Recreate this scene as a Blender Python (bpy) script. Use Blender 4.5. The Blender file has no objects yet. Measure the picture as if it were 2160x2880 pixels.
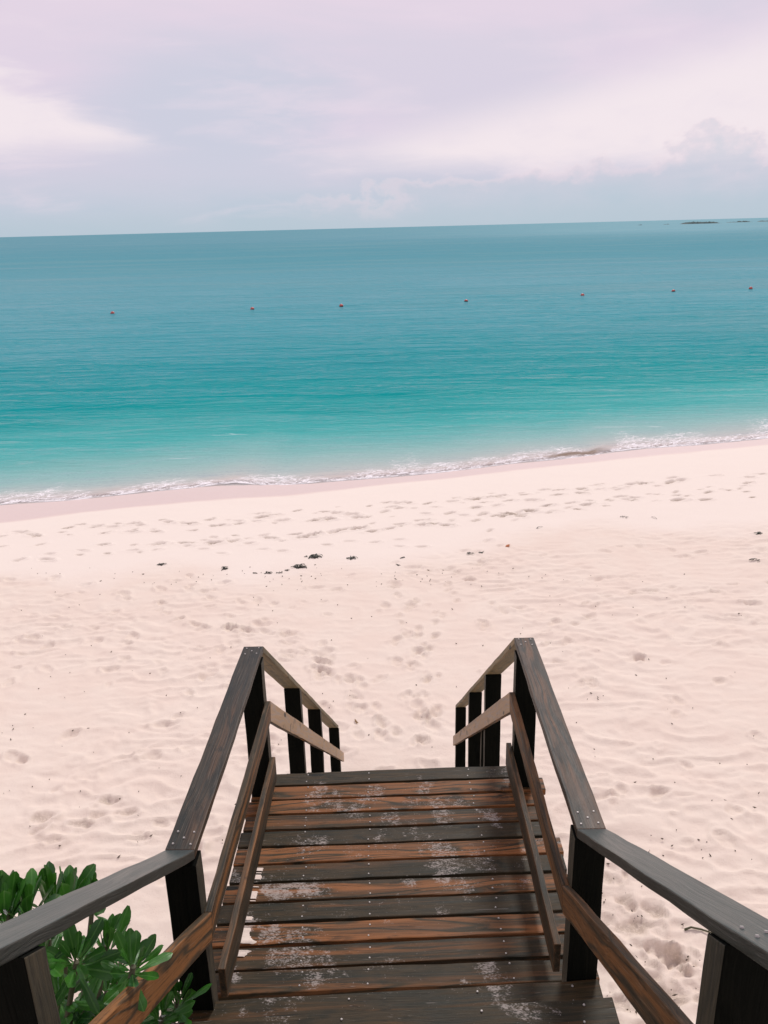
import bpy, bmesh, math, random
import numpy as np
from mathutils import Vector, Matrix
random.seed(11)
rng = np.random.default_rng(11)

# ------------------------------------------------------------------ camera
scene = bpy.context.scene
COL = scene.collection
FPX = 2350.0                                   # focal length in photo pixels (2160 x 2880)
CAM = np.array([0.0619, 0.0, 3.3623])
RT = np.array([0.99967538, 0.00826269, -0.02410097])
UP = np.array([0.0201485, 0.32258475, 0.94632612])
FW = np.array([-0.01559381, 0.94650452, -0.32231355])
cd = bpy.data.cameras.new('camera'); cam = bpy.data.objects.new('camera', cd); COL.objects.link(cam)
cd.sensor_fit = 'VERTICAL'; cd.sensor_height = 36.0; cd.lens = FPX / 2880 * 36
cd.clip_start = 0.05; cd.clip_end = 200000
m = Matrix.Identity(4)
for i in range(3):
    m[i][0], m[i][1], m[i][2], m[i][3] = RT[i], UP[i], -FW[i], CAM[i]
cam.matrix_world = m
scene.camera = cam

# ------------------------------------------------------------------ look
scene.render.engine = 'CYCLES'
scene.cycles.use_denoising = True
scene.cycles.max_bounces = 8
scene.cycles.transparent_max_bounces = 12
vs = scene.view_settings
vs.view_transform = 'Standard'; vs.look = 'None'; vs.gamma = 1.0; vs.use_curve_mapping = False
EXPO = 0.4
vs.exposure = EXPO

def lin(r, g, b, k=1.0):
    o = []
    for c in (r, g, b):
        c /= 255.0
        o.append((c / 12.92 if c <= .04045 else ((c + .055) / 1.055) ** 2.4) * k)
    return tuple(o)

# ------------------------------------------------------------------ node helper
class NT:
    def __init__(self, tree):
        self.t = tree; self.n = tree.nodes; self.l = tree.links
    def add(self, kind, ins=None, **props):
        nd = self.n.new(kind)
        for k, v in props.items(): setattr(nd, k, v)
        for k, v in (ins or {}).items(): self.put(nd.inputs[k], v)
        return nd
    def put(self, sock, v):
        if isinstance(v, bpy.types.Node): v = v.outputs[0]
        if isinstance(v, bpy.types.NodeSocket): self.l.new(v, sock)
        elif isinstance(v, tuple) and len(v) == 3 and sock.type == 'RGBA': sock.default_value = (*v, 1)
        else: sock.default_value = v
    def math(self, op, a, b=0.0, c=0.0, clamp=False):
        nd = self.add('ShaderNodeMath', operation=op, use_clamp=clamp)
        self.put(nd.inputs[0], a); self.put(nd.inputs[1], b); self.put(nd.inputs[2], c)
        return nd.outputs[0]
    def sm(self, v, lo, hi, a=0.0, b=1.0):
        nd = self.add('ShaderNodeMapRange', interpolation_type='SMOOTHSTEP')
        for k, x in zip(('Value', 'From Min', 'From Max', 'To Min', 'To Max'), (v, lo, hi, a, b)): self.put(nd.inputs[k], x)
        return nd.outputs[0]
    def mix(self, f, a, b, blend='MIX'):
        nd = self.add('ShaderNodeMix', data_type='RGBA', blend_type=blend, clamp_factor=True)
        self.put(nd.inputs[0], f); self.put(nd.inputs[6], a); self.put(nd.inputs[7], b)
        return nd.outputs[2]
    def noise(self, vec, scale, detail=4, rough=.5, dist=0.0, kind='FBM'):
        nd = self.add('ShaderNodeTexNoise', {'Vector': vec, 'Scale': scale, 'Detail': detail, 'Roughness': rough, 'Distortion': dist})
        return nd.outputs[0]
    def mapv(self, vec, scale=(1, 1, 1), loc=(0, 0, 0)):
        return self.add('ShaderNodeMapping', {'Vector': vec, 'Scale': scale, 'Location': loc}).outputs[0]
    def xyz(self, v):
        s = self.add('ShaderNodeSeparateXYZ', {0: v}); return s.outputs
    def comb(self, x, y, z=0.0):
        return self.add('ShaderNodeCombineXYZ', {0: x, 1: y, 2: z}).outputs[0]
    def ramp(self, f, stops, interp='LINEAR'):
        nd = self.add('ShaderNodeValToRGB', {0: f}); cr = nd.color_ramp; cr.interpolation = interp
        while len(cr.elements) < len(stops): cr.elements.new(.5)
        for e, (p, c) in zip(cr.elements, stops): e.position = p; e.color = (*c, 1)
        return nd.outputs[0]
    def attr(self, name, kind='GEOMETRY'):
        return self.add('ShaderNodeAttribute', attribute_name=name, attribute_type=kind).outputs['Fac']
    def bump(self, h, strength=.3, dist=.01, normal=None):
        nd = self.add('ShaderNodeBump', {'Height': h, 'Strength': strength, 'Distance': dist})
        if normal is not None: self.put(nd.inputs['Normal'], normal)
        return nd.outputs[0]

def material(name):
    mt = bpy.data.materials.new(name); mt.use_nodes = True
    n = NT(mt.node_tree); n.n.clear()
    n.out = n.add('ShaderNodeOutputMaterial')
    return mt, n

# ------------------------------------------------------------------ sky and sun
SUN_AZ, SUN_EL = math.radians(18), math.radians(44)
world = bpy.data.worlds.new('World'); scene.world = world; world.use_nodes = True
w = NT(world.node_tree); w.n.clear()
wout = w.add('ShaderNodeOutputWorld')
sky = w.add('ShaderNodeTexSky', sky_type='NISHITA', sun_disc=False, sun_elevation=SUN_EL, sun_rotation=SUN_AZ)
K = 1 / 2 ** EXPO
dirv = w.add('ShaderNodeTexCoord').outputs['Generated']
dx, dy, dz = w.xyz(dirv)[:]
az = w.math('MULTIPLY', w.math('ARCTAN2', dx, dy), 57.2958)
el = w.math('MULTIPLY', w.math('ARCSINE', dz), 57.2958)
cv = w.mapv(dirv, (1, 1, 3.2))                       # flattened cloud space
nA = w.noise(cv, 3.2, 5, .5, .6)
nB = w.noise(w.mapv(dirv, (1, 1, 5), (4.1, 2.2, .7)), 6.5, 6, .55, .4)
nC = w.noise(w.mapv(dirv, (1, 1, 2.2), (1.3, 7.7, 2.9)), 20, 6, .55, .2)
jit = w.math('MULTIPLY', w.math('SUBTRACT', nB, .5), 5.0)
elj = w.math('ADD', el, w.math('MULTIPLY', jit, .45))
azj = w.math('ADD', az, w.math('MULTIPLY', jit, 2.0))
base = w.ramp(w.math('DIVIDE', elj, 14.0, clamp=True), [
    (0.0, lin(184, 200, 213, K)), (.10, lin(190, 202, 217, K)), (.22, lin(207, 206, 222, K)),
    (.42, lin(222, 210, 227, K)), (1.0, lin(229, 214, 228, K))])
patch = w.sm(nA, .44, .66)
base = w.mix(w.math('MULTIPLY', patch, .4), base, lin(205, 206, 221, K))
lob = w.math('ADD', w.math('POWER', w.math('ABSOLUTE', w.math('DIVIDE', w.math('ADD', azj, 11.0), 9.0)), 2.0), w.math('POWER', w.math('ABSOLUTE', w.math('DIVIDE', w.math('SUBTRACT', elj, 6.8), 4.2)), 2.0))
base = w.mix(w.math('MULTIPLY', w.sm(lob, 1.5, 0.0), .8), base, lin(200, 205, 221, K))
base = w.mix(w.math('MULTIPLY', w.sm(nB, .5, .72), .45), base, lin(233, 219, 231, K))
# long bright openings in the overcast on both sides
upR = w.math('MINIMUM', w.math('ADD', 3.9, w.math('MULTIPLY', w.math('MAXIMUM', w.math('ADD', azj, 8.0), 0.0), .21)), 11.5)
wR = w.math('MULTIPLY', w.sm(elj, 2.8, 4.6), w.sm(w.math('SUBTRACT', upR, elj), -1.2, 2.2))
wR = w.math('MULTIPLY', wR, w.sm(azj, -9.0, 2.0))
upL = w.math('MINIMUM', w.math('ADD', 5.2, w.math('MULTIPLY', w.math('MAXIMUM', w.math('SUBTRACT', -14.0, azj), 0.0), .42)), 11.5)
wL = w.math('MULTIPLY', w.sm(elj, 3.9, 5.9), w.sm(w.math('SUBTRACT', upL, elj), -.7, 1.5))
wL = w.math('MULTIPLY', wL, w.sm(azj, -14.0, -17.5))
open_ = w.math('MAXIMUM', wR, wL)
base = w.mix(w.math('MULTIPLY', open_, w.sm(nC, .1, .55, .72, .97)), base, lin(243, 231, 236, K))
# low cumulus bank above the horizon
top = w.math('ADD', 1.9, w.math('MULTIPLY', w.math('MAXIMUM', w.math('ADD', az, 5.0), 0.0), .095))
nD = w.noise(w.mapv(dirv, (1, 1, 1.5), (2.3, 5.1, 8.9)), 17, 6, .52, .1)
nE = w.noise(w.mapv(dirv, (1, 1, 1.3), (.3, 9.1, 1.9)), 38, 5, .55, .2)
lump = w.math('ADD', w.math('MULTIPLY', w.math('SUBTRACT', nD, .5), 6.5), w.math('MULTIPLY', w.math('SUBTRACT', nE, .5), 2.2))
rel = w.math('SUBTRACT', w.math('ADD', top, lump), el)      # > 0 inside the bank
bank = w.math('MULTIPLY', w.sm(rel, -.25, .5), w.sm(az, -10, -1))
bankcol = w.ramp(w.math('DIVIDE', rel, 4.0, clamp=True), [
    (0, lin(236, 221, 228, K)), (.08, lin(224, 213, 224, K)), (.26, lin(200, 204, 218, K)), (1, lin(184, 200, 214, K))])
base = w.mix(w.math('MULTIPLY', bank, .62), base, bankcol)
base = w.mix(w.sm(el, 1.9, -.2, 0, .85), base, lin(184, 200, 213, K))
cloud10 = w.add('ShaderNodeVectorMath', {0: base, 1: (10, 10, 10)}, operation='MULTIPLY').outputs[0]
skycol = w.mix(.985, sky.outputs[0], cloud10)
bg = w.add('ShaderNodeBackground', {'Color': skycol, 'Strength': .1})
w.l.new(bg.outputs[0], wout.inputs[0])

sd = bpy.data.lights.new('sun', 'SUN'); sun = bpy.data.objects.new('sun', sd); COL.objects.link(sun)
sd.energy = 1.5; sd.angle = math.radians(10); sd.color = (1, .95, .9)
S = Vector((math.sin(SUN_AZ) * math.cos(SUN_EL), math.cos(SUN_AZ) * math.cos(SUN_EL), math.sin(SUN_EL)))
sun.rotation_euler = (-S).to_track_quat('-Z', 'Y').to_euler(); sun.location = (0, 0, 30)

# ------------------------------------------------------------------ pixel -> place
SEA = -4.8
def ray(u, v): return FW + RT * (u - 1080) / FPX + UP * (1440 - v) / FPX
def onZ(u, v, z):
    r = ray(u, v); return CAM + r * (z - CAM[2]) / r[2]
def onX(u, v, x):
    r = ray(u, v); return CAM + r * (x - CAM[0]) / r[0]

# numpy noise
def vnoise(x, y, seed=0):
    r = np.random.default_rng(seed); T = r.random((256, 256)).astype(np.float32) * 2 - 1
    xi = np.floor(x).astype(int); yi = np.floor(y).astype(int); fx = x - xi; fy = y - yi
    fx = fx * fx * fx * (fx * (fx * 6 - 15) + 10); fy = fy * fy * fy * (fy * (fy * 6 - 15) + 10)
    a = T[xi % 256, yi % 256]; b = T[(xi + 1) % 256, yi % 256]; c = T[xi % 256, (yi + 1) % 256]; d = T[(xi + 1) % 256, (yi + 1) % 256]
    return (a * (1 - fx) + b * fx) * (1 - fy) + (c * (1 - fx) + d * fx) * fy
def fbm(x, y, seed=0, o=4, g=.5):
    s = 0; A = 1
    for i in range(o):
        s = s + A * vnoise(x, y, seed + i * 7); x = x * 2.03 + 5.2; y = y * 2.03 + 1.7; A *= g
    return s
def sst(x, a, b):
    t = np.clip((x - a) / (b - a), 0, 1); return t * t * (3 - 2 * t)

# shoreline (waterline on the sea level plane) and the edge of the wet sand, read off the photo
SHP = [(0, 1419), (207, 1407), (386, 1386), (530, 1374), (660, 1357), (781, 1368), (900, 1356), (1080, 1343), (1275, 1326), (1470, 1300), (1666, 1284), (1698, 1275), (1783, 1263), (1926, 1255), (2160, 1232)]
P = np.array([onZ(u, v, SEA) for u, v in SHP])
SX = np.concatenate([[-400, -40], P[:, 0], [45, 400]])
SY = np.concatenate([[P[0, 1] - 150, P[0, 1] - 9.5], P[:, 1], [P[-1, 1] + 8, P[-1, 1] + 100]])
def shore(x): return np.interp(x, SX, SY)
def shore_s(x):                                  # smoothed, for the terrain
    return sum(np.interp(x + o, SX, SY) for o in (-1.2, -.6, 0, .6, 1.2)) / 5
def ground_base(x, y):
    x = np.asarray(x, float); y = np.asarray(y, float)
    d = shore_s(x) - y
    up = 1.25 * (1 - np.exp(-np.maximum(d, 0) / 8.5)) + .012 * np.maximum(d - 12, 0)
    dn = -.13 * np.maximum(-d, 0)
    z = SEA + np.where(d > 0, up, dn)
    t = 5.3 + .12 * np.sin(x * .9) + .1 * np.sin(x * .37 + 1) - y       # the dune face behind
    dune = .35 * np.logaddexp(0, t / .35) * .76
    dune = 5.6 * np.tanh(dune / 5.6)
    return z + dune
def hit(u, v):
    r = ray(u, v); lo = 1.0; t = 4.0
    while t < 80:
        p = CAM + r * t
        if p[2] < ground_base(p[0], p[1]): break
        t += .1
    a, b = t - .1, t
    for _ in range(18):
        mI = (a + b) / 2; p = CAM + r * mI
        if p[2] < ground_base(p[0], p[1]): b = mI
        else: a = mI
    return CAM + r * a
WET = np.array([hit(u, v) for u, v in [(0, 1470), (183, 1446), (357, 1427), (530, 1410), (800, 1393), (1080, 1362), (1300, 1340), (1500, 1316), (1800, 1284), (2160, 1250)]])
ROUGH = np.array([hit(u, v) for u, v in [(0, 1600), (200, 1612), (420, 1600), (700, 1606), (900, 1596), (1080, 1575), (1300, 1535), (1480, 1480), (1700, 1465), (1950, 1480), (2160, 1475)]])
def wet_y(x): return np.interp(x, np.r_[-60, WET[:, 0], 60], np.r_[WET[0, 1] - 9, WET[:, 1], WET[-1, 1] + 12])
def rough_y(x): return np.interp(x, np.r_[-60, ROUGH[:, 0], 60], np.r_[ROUGH[0, 1] - 6, ROUGH[:, 1], ROUGH[-1, 1] + 9])

# ------------------------------------------------------------------ mesh helpers
def grid_mesh(name, V):
    ny, nx = V.shape[:2]
    me = bpy.data.meshes.new(name)
    me.vertices.add(ny * nx); me.vertices.foreach_set('co', V.reshape(-1).astype(np.float32))
    i = np.arange(ny * nx).reshape(ny, nx)
    f = np.stack([i[:-1, :-1], i[:-1, 1:], i[1:, 1:], i[1:, :-1]], -1).reshape(-1, 4)
    nf = len(f)
    me.loops.add(nf * 4); me.loops.foreach_set('vertex_index', f.reshape(-1).astype(np.int32))
    me.polygons.add(nf); me.polygons.foreach_set('loop_start', np.arange(0, nf * 4, 4, dtype=np.int32))
    me.polygons.foreach_set('use_smooth', np.ones(nf, bool))
    me.update(calc_edges=True)
    return me
def fattr(me, name, a):
    at = me.attributes.new(name, 'FLOAT', 'POINT'); at.data.foreach_set('value', np.asarray(a, np.float32).reshape(-1))
def link(name, me, mat=None, parent=None, mw=None):
    o = bpy.data.objects.new(name, me); COL.objects.link(o)
    if mat is not None and not me.materials: me.materials.append(mat)
    if mw is not None: o.matrix_world = mw
    if parent is not None: o.parent = parent
    return o
def tag(o, label=None, category=None, group=None, kind=None):
    for k, v in (('label', label), ('category', category), ('group', group), ('kind', kind)):
        if v: o[k] = v
    return o
def empty(name, loc):
    o = bpy.data.objects.new(name, None); o.location = loc; o.empty_display_size = .2; COL.objects.link(o); return o

# ------------------------------------------------------------------ sand
def sand_material():
    mt, n = material('coral_sand')
    pos = n.add('ShaderNodeNewGeometry').outputs['Position']
    wet = n.attr('wet'); damp = n.attr('damp')
    n1 = n.noise(pos, 1.1, 4, .6); n2 = n.noise(pos, 9, 5, .6); n3 = n.noise(pos, 160, 3, .7)
    col = n.mix(n.sm(n1, .35, .65), (.755, .66, .558), (.74, .632, .532))
    col = n.mix(n.math('MULTIPLY', n.sm(n2, .55, .75), .3), col, (.70, .585, .495))
    col = n.mix(n.math('MULTIPLY', n.sm(n3, .6, .75), .22), col, (.52, .41, .35))
    col = n.mix(n.math('MULTIPLY', n.attr('firm'), .85), col, (.80, .725, .635))
    n4 = n.noise(pos, 34, 4, .65, .5)
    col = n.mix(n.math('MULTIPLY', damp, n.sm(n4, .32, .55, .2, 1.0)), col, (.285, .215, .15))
    col = n.mix(wet, col, (.69, .558, .505))
    h = n.math('ADD', n.math('MULTIPLY', n.noise(pos, 26, 5, .65), .8), n.math('MULTIPLY', n3, .16))
    h2 = n.math('MULTIPLY', h, n.math('SUBTRACT', 1.0, n.math('MULTIPLY', wet, .92)))
    bp = n.bump(h2, .5, .016)
    rough = n.math('SUBTRACT', .95, n.math('MULTIPLY', wet, .55))
    b = n.add('ShaderNodeBsdfPrincipled', {'Base Color': col, 'Roughness': rough, 'Normal': bp})
    b.inputs['Specular IOR Level'].default_value = .25
    n.l.new(b.outputs[0], n.out.inputs[0])
    return mt
SAND = sand_material()

def foot_trail(pts, step, side, jit=.05):
    g = np.array([hit(u, v)[:2] for u, v in pts]); out = []
    seg = np.r_[0, np.cumsum(np.hypot(*np.diff(g, axis=0).T))]
    s = random.uniform(0, step); k = 0
    while s < seg[-1]:
        x = np.interp(s, seg, g[:, 0]); y = np.interp(s, seg, g[:, 1])
        x2 = np.interp(min(s + .1, seg[-1]), seg, g[:, 0]); y2 = np.interp(min(s + .1, seg[-1]), seg, g[:, 1])
        a = math.atan2(y2 - y, x2 - x) if (x2 - x or y2 - y) else 0
        k += 1; sg = side * (1 if k % 2 else -1)
        out.append((x - math.sin(a) * sg + random.gauss(0, jit), y + math.cos(a) * sg + random.gauss(0, jit), a + random.gauss(0, .15)))
        s += step * random.uniform(.85, 1.15)
    return out

def build_beach():
    ny, nx = 800, 820
    t = np.linspace(0, 1, ny); Y = 3.4 + 38 * (t * .42 + t ** 2 * .58)
    u = np.linspace(-1, 1, nx)
    half = .66 * Y + 5.0
    X = half[:, None] * u[None, :] + .25; YY = np.repeat(Y[:, None], nx, 1)
    Z = ground_base(X, YY)
    # loose sand: round hollows between sharp little crests
    r_in = rough_y(X) + .5 * fbm(X * .6, YY * .6, 3)
    loose = sst(r_in - YY, -.5, 1.3)
    wx = X + .25 * fbm(X * .8, YY * .8, 21, 3); wy = YY + .16 * fbm(X * .9, YY * .9, 31, 3)
    n1 = fbm(wx * 1.9, wy * 3.7, 41, 2, .45); n2 = fbm(wx * 4.1 + 9, wy * 7.5, 51, 2, .5); n3 = fbm(X * 8, YY * 11, 61, 2)
    bowl = np.clip(1 - np.abs(n1), 0, 1) ** 1.6
    amp = .3 + .7 * sst(fbm(X * .3, YY * .35, 71, 3), -.7, .6)
    Z += loose * amp * (.046 * bowl + .017 * np.clip(1 - np.abs(n2), 0, 1) + .006 * n3 - .036)
    Z += (1 - loose) * .006 * fbm(X * .7, YY * .9, 81, 3)
    damp = np.zeros_like(Z); 
    def stamp(px, py, ang, L, W, D, dm, ragged=.35):
        hy = math.hypot(L, W) * 2.2
        i0, i1 = np.searchsorted(Y, py - hy), np.searchsorted(Y, py + hy)
        if i1 - i0 < 2: return
        hw = .66 * py + 5.0
        j0 = int((((px - .25) - hy) / hw + 1) / 2 * (nx - 1)); j1 = int((((px - .25) + hy) / hw + 1) / 2 * (nx - 1)) + 2
        j0, j1 = max(j0 - 2, 0), min(j1 + 2, nx)
        if j1 - j0 < 2: return
        sx = X[i0:i1, j0:j1] - px; sy = YY[i0:i1, j0:j1] - py
        ca, sa = math.cos(ang), math.sin(ang)
        a = (sx * ca + sy * sa) / L; b = (-sx * sa + sy * ca) / W
        rr = np.sqrt(a * a + b * b) + ragged * .5 * fbm(X[i0:i1, j0:j1] * 7, YY[i0:i1, j0:j1] * 7, int(abs(px * 97)) % 90 + 5, 2)
        Z[i0:i1, j0:j1] += D * (-np.exp(-(rr * 1.05) ** 4) + .55 * np.exp(-((rr - 1.45) / .32) ** 2) * (1 + .4 * a))
        Z[i0:i1, j0:j1] += ragged * D * .45 * np.exp(-(rr / 1.5) ** 2) * fbm(X[i0:i1, j0:j1] * 13, YY[i0:i1, j0:j1] * 13, 17, 2)
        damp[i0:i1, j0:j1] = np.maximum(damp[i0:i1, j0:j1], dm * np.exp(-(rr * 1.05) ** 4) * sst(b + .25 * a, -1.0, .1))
    # walkers along the shore on the firm sand
    shore_trails = [
        [(0, 1500), (400, 1476), (800, 1455), (1200, 1412), (1600, 1375), (2160, 1335)],
        [(0, 1515), (350, 1487), (800, 1467), (1300, 1420), (1700, 1380), (1950, 1350)],
        [(0, 1560), (300, 1537), (650, 1520), (1000, 1492), (1400, 1452), (1800, 1400), (2160, 1372)],
        [(0, 1580), (250, 1560), (600, 1530), (900, 1505), (1300, 1460), (1700, 1418), (2160, 1388)],
        [(350, 1555), (700, 1522), (1100, 1482), (1500, 1432), (1950, 1385)],
        [(200, 1480), (600, 1462), (1000, 1425), (1400, 1393), (1800, 1360)],
        [(0, 1508), (500, 1490), (900, 1462), (1300, 1440), (1500, 1405)],
        [(500, 1512), (800, 1512), (1150, 1466), (1450, 1436), (2160, 1352)],
        [(900, 1470), (1300, 1404), (1700, 1366), (1900, 1372), (2160, 1380)],
    ]
    for tr in shore_trails:
        for x, y, a in foot_trail(tr, random.uniform(.5, .85), .11, .13):
            if random.random() < .12: continue
            k = random.uniform(.55, 1.35)
            stamp(x, y, a + random.gauss(0, .25), .16 * k, .075 * k * random.uniform(.7, 1.3), .034 * k, random.uniform(.2, 1.0), .7)
    for tr in [[(1370, 1500), (1480, 1455), (1640, 1420)], [(1080, 1535), (1300, 1530)], [(560, 1548), (900, 1545)], [(900, 1535), (1150, 1515)], [(0, 1540), (160, 1520)]]:
        for x, y, a in foot_trail(tr, .7, .1, .12): stamp(x, y, a, .15, .07, .022, random.uniform(.15, .5))
    # trails through the loose sand up to the stairs
    loose_trails = [
        [(1180, 2120), (1190, 1950), (1165, 1800), (1130, 1680), (1075, 1620)],
        [(1230, 2080), (1215, 1900), (1200, 1780), (1260, 1650), (1420, 1500)],
        [(1130, 2090), (1010, 1950), (900, 1850), (760, 1790), (560, 1750), (420, 1700), (330, 1660)],
        [(1060, 2080), (940, 1880), (860, 1800), (700, 1760)],
        [(980, 2000), (870, 1810), (770, 1775), (640, 1690), (520, 1650)],
        [(1540, 1860), (1600, 1760), (1700, 1680), (1780, 1655), (1950, 1650), (2160, 1640)],
        [(1200, 2130), (1180, 2000), (1175, 1880), (1150, 1760), (1110, 1650)],
        [(1150, 2110), (1160, 1980), (1200, 1850), (1230, 1720), (1330, 1600)],
        [(1100, 2110), (1060, 2000), (960, 1900), (820, 1830), (620, 1770)],
        [(0, 1700), (300, 1790), (480, 1880), (560, 1960)],
        [(60, 2330), (220, 2290), (420, 2270)], [(0, 2350), (240, 2320), (560, 2330)],
    ]
    for i, tr in enumerate(loose_trails):
        near = i >= 10
        for x, y, a in foot_trail(tr, .55 if not near else .42, .13, .1):
            k = random.uniform(.75, 1.2)
            stamp(x, y, a, .13 * k, .072 * k, .028 * k, random.uniform(.03, .26) if not near else random.uniform(.2, .5), 1.1)
    for _ in range(260):                     # older half-filled prints anywhere in the loose zone
        x = rng.uniform(-10, 11); y = rng.uniform(6, 19)
        if y > rough_y(x) - .3: continue
        k = random.uniform(.6, 1.1); stamp(x, y, random.uniform(0, 3.1), .15 * k, .09 * k, .034 * k, random.uniform(0, .22) ** 1.2, .9)
    # churned darker patches close to the stair foot and under the landing on the right
    for (u_, v_, r_) in [(1720, 2470, .10), (1740, 2530, .12), (1830, 2560, .1), (1780, 2610, .14), (1850, 2680, .13), (1740, 2690, .13), (1900, 2700, .12), (1800, 2770, .16), (1860, 2800, .15), (1930, 2740, .1), (1700, 2600, .1), (1660, 2330, .06), (1650, 2390, .07), (1760, 2830, .15)]:
        p = hit(u_, v_); stamp(p[0], p[1], random.uniform(-.6, .6), r_ * 1.3, r_ * .75, .03, random.uniform(.3, .6), 1.3)
    wl = sst(YY - wet_y(X), -.18 - .25 * np.abs(fbm(X * .5, YY * .5, 91, 2)), .12)
    me = grid_mesh('beach', np.stack([X, YY, Z], -1))
    fattr(me, 'firm', (1 - loose) * (1 - wl)); fattr(me, 'wet', wl); fattr(me, 'damp', np.clip(damp, 0, 1))
    o = link('beach', me, SAND); tag(o, kind='structure')
    # wide surrounding sand sheet with the dune, a little below the fine sheet
    gx = np.r_[np.linspace(-400, -40, 25), np.linspace(-38, 38, 120), np.linspace(40, 400, 25)]
    gy = np.r_[np.linspace(-80, -12, 15), np.linspace(-11, 50, 150), np.linspace(52, 60, 5)]
    X2, Y2 = np.meshgrid(gx, gy)
    Z2 = ground_base(X2, Y2) + .05 * fbm(X2 * .5, Y2 * .5, 101, 3) - .13
    inside = (np.abs(X2) < .66 * Y2 + 4.2) & (Y2 > 3.9)
    Z2 = np.where(inside, Z2 - .35, Z2 + .1)
    me2 = grid_mesh('dune', np.stack([X2, Y2, Z2], -1))
    fattr(me2, 'wet', sst(Y2 - wet_y(X2), -.2, .2)); fattr(me2, 'damp', 0 * X2)
    tag(link('dune', me2, SAND), kind='structure')
build_beach()

# ------------------------------------------------------------------ sea
def sea_material():
    mt, n = material('sea_water')
    pos = n.add('ShaderNodeNewGeometry').outputs['Position']
    off = n.attr('off')
    x, y, z = n.xyz(pos)[:]
    # distance offshore, unsettled by drifting sand and currents
    drift = n.noise(n.comb(n.math('MULTIPLY', x, .05), n.math('MULTIPLY', off, .16)), 1.0, 4, .55)
    offn = n.math('ADD', off, n.math('MULTIPLY', n.math('MULTIPLY', n.math('SUBTRACT', drift, .5), 1.1), n.math('MINIMUM', off, 40.0)))
    lg = n.math('DIVIDE', n.math('LOGARITHM', n.math('ADD', 1.0, n.math('MAXIMUM', offn, 0.0)), 2.718), 7.0, clamp=True)
    def at(s): return math.log(1 + s) / 7
    body = n.ramp(lg, [(0, (.62, .50, .465)), (at(.45), (.56, .51, .47)), (at(1.3), (.44, .50, .47)), (at(3.4), (.26, .47, .44)), (at(7.5), (.07, .39, .37)), (at(14), (.006, .285, .285)), (at(26), (.010, .265, .29)), (at(45), (.045, .29, .33)), (at(120), (.09, .30, .345)), (at(700), (.08, .265, .315))])
    # wave relief, drawn out along the shore
    def wv(sx, sy, sc, lo): return n.noise(n.mapv(pos, (sx, sy, 1), (lo, lo * .7, 0)), sc, 4, .55, .5)
    h = n.math('ADD', n.math('MULTIPLY', wv(.22, 1, .42, 0), 1.5), n.math('MULTIPLY', wv(.25, 1, 1.7, 3.3), .55))
    h = n.math('ADD', h, n.math('MULTIPLY', wv(.12, 1, .22, 8.1), 2.2))
    far = n.sm(y, 60, 900)
    gust = n.noise(n.mapv(pos, (.012, .045, 1)), 1.0, 5, .6, .4)
    bstr = n.math('MULTIPLY', n.sm(gust, .35, .62, .35, 1.0), n.math('SUBTRACT', 1.0, n.math('MULTIPLY', far, .9)))
    bp = n.bump(h, bstr, .5)
    body2 = n.mix(n.math('MULTIPLY', n.sm(gust, .46, .66), n.sm(y, 35, 90, 0, .55)), body, (.16, .33, .36))
    streak = n.noise(n.mapv(pos, (.006, .12, 1), (2.2, 3.1, 0)), 1.0, 5, .62, .2)
    body2 = n.mix(n.math('MULTIPLY', n.sm(streak, .58, .72), n.sm(y, 60, 150, 0, .5)), body2, (.22, .34, .38))
    silt = n.math('MULTIPLY', n.sm(n.math('ABSOLUTE', n.math('SUBTRACT', x, 6.75)), 1.5, .5), n.sm(n.math('ABSOLUTE', n.math('SUBTRACT', off, n.math('ADD', .1, n.math('MULTIPLY', n.noise(pos, 1.2, 3), .7)))), .32, .05))
    body2 = n.mix(n.math('MULTIPLY', silt, .85), body2, (.22, .155, .10))
    # foam
    fv = n.comb(n.math('MULTIPLY', x, .8), n.math('MULTIPLY', off, 1.5))
    wq = n.noise(fv, 1.4, 3, .5)
    fw_ = n.add('ShaderNodeVectorMath', {0: fv, 1: n.comb(n.math('MULTIPLY', wq, 1.2), n.math('MULTIPLY', wq, .9))}, operation='ADD').outputs[0]
    lace = n.math('ABSOLUTE', n.math('SUBTRACT', n.noise(fw_, 2.1, 5, .6, .6), .5))
    lace2 = n.math('ABSOLUTE', n.math('SUBTRACT', n.noise(fw_, 4.6, 4, .6, .8), .5))
    along = n.noise(n.comb(n.math('MULTIPLY', x, .23), n.math('MULTIPLY', off, .1), 3.0), 1.0, 3, .5)
    reach = n.sm(along, .36, .64, .2, 4.2)
    dens = n.sm(n.math('DIVIDE', off, reach), 1.05, .0)
    thr = n.math('MULTIPLY', dens, .034)
    f1 = n.sm(n.math('SUBTRACT', thr, lace), -.005, .012)
    f2 = n.math('MULTIPLY', n.sm(n.math('SUBTRACT', n.math('MULTIPLY', thr, .7), lace2), -.004, .012), dens)
    edge = n.math('MULTIPLY', n.sm(off, .26, .05), n.sm(n.noise(n.comb(n.math('MULTIPLY', x, 1.3), 0.0), 1.0, 3, .6), .4, .62, .05, .8))
    foam = n.math('MAXIMUM', n.math('MAXIMUM', f1, f2), edge)
    foam = n.math('MULTIPLY', n.math('MULTIPLY', foam, n.sm(off, -.12, .03)), n.math('SUBTRACT', 1.0, n.math('MULTIPLY', silt, .9)))
    # flecks of foam and bright ripples further out
    fl = n.noise(n.mapv(pos, (.35, 2.2, 1), (5, 5, 0)), 1.0, 6, .62, .6)
    fleck = n.math('MULTIPLY', n.sm(fl, .665, .74), n.math('MULTIPLY', n.sm(off, 13, 3), .5))
    foam = n.math('MAXIMUM', foam, fleck)
    fre = n.add('ShaderNodeFresnel', {'IOR': 1.33, 'Normal': bp}).outputs[0]
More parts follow.
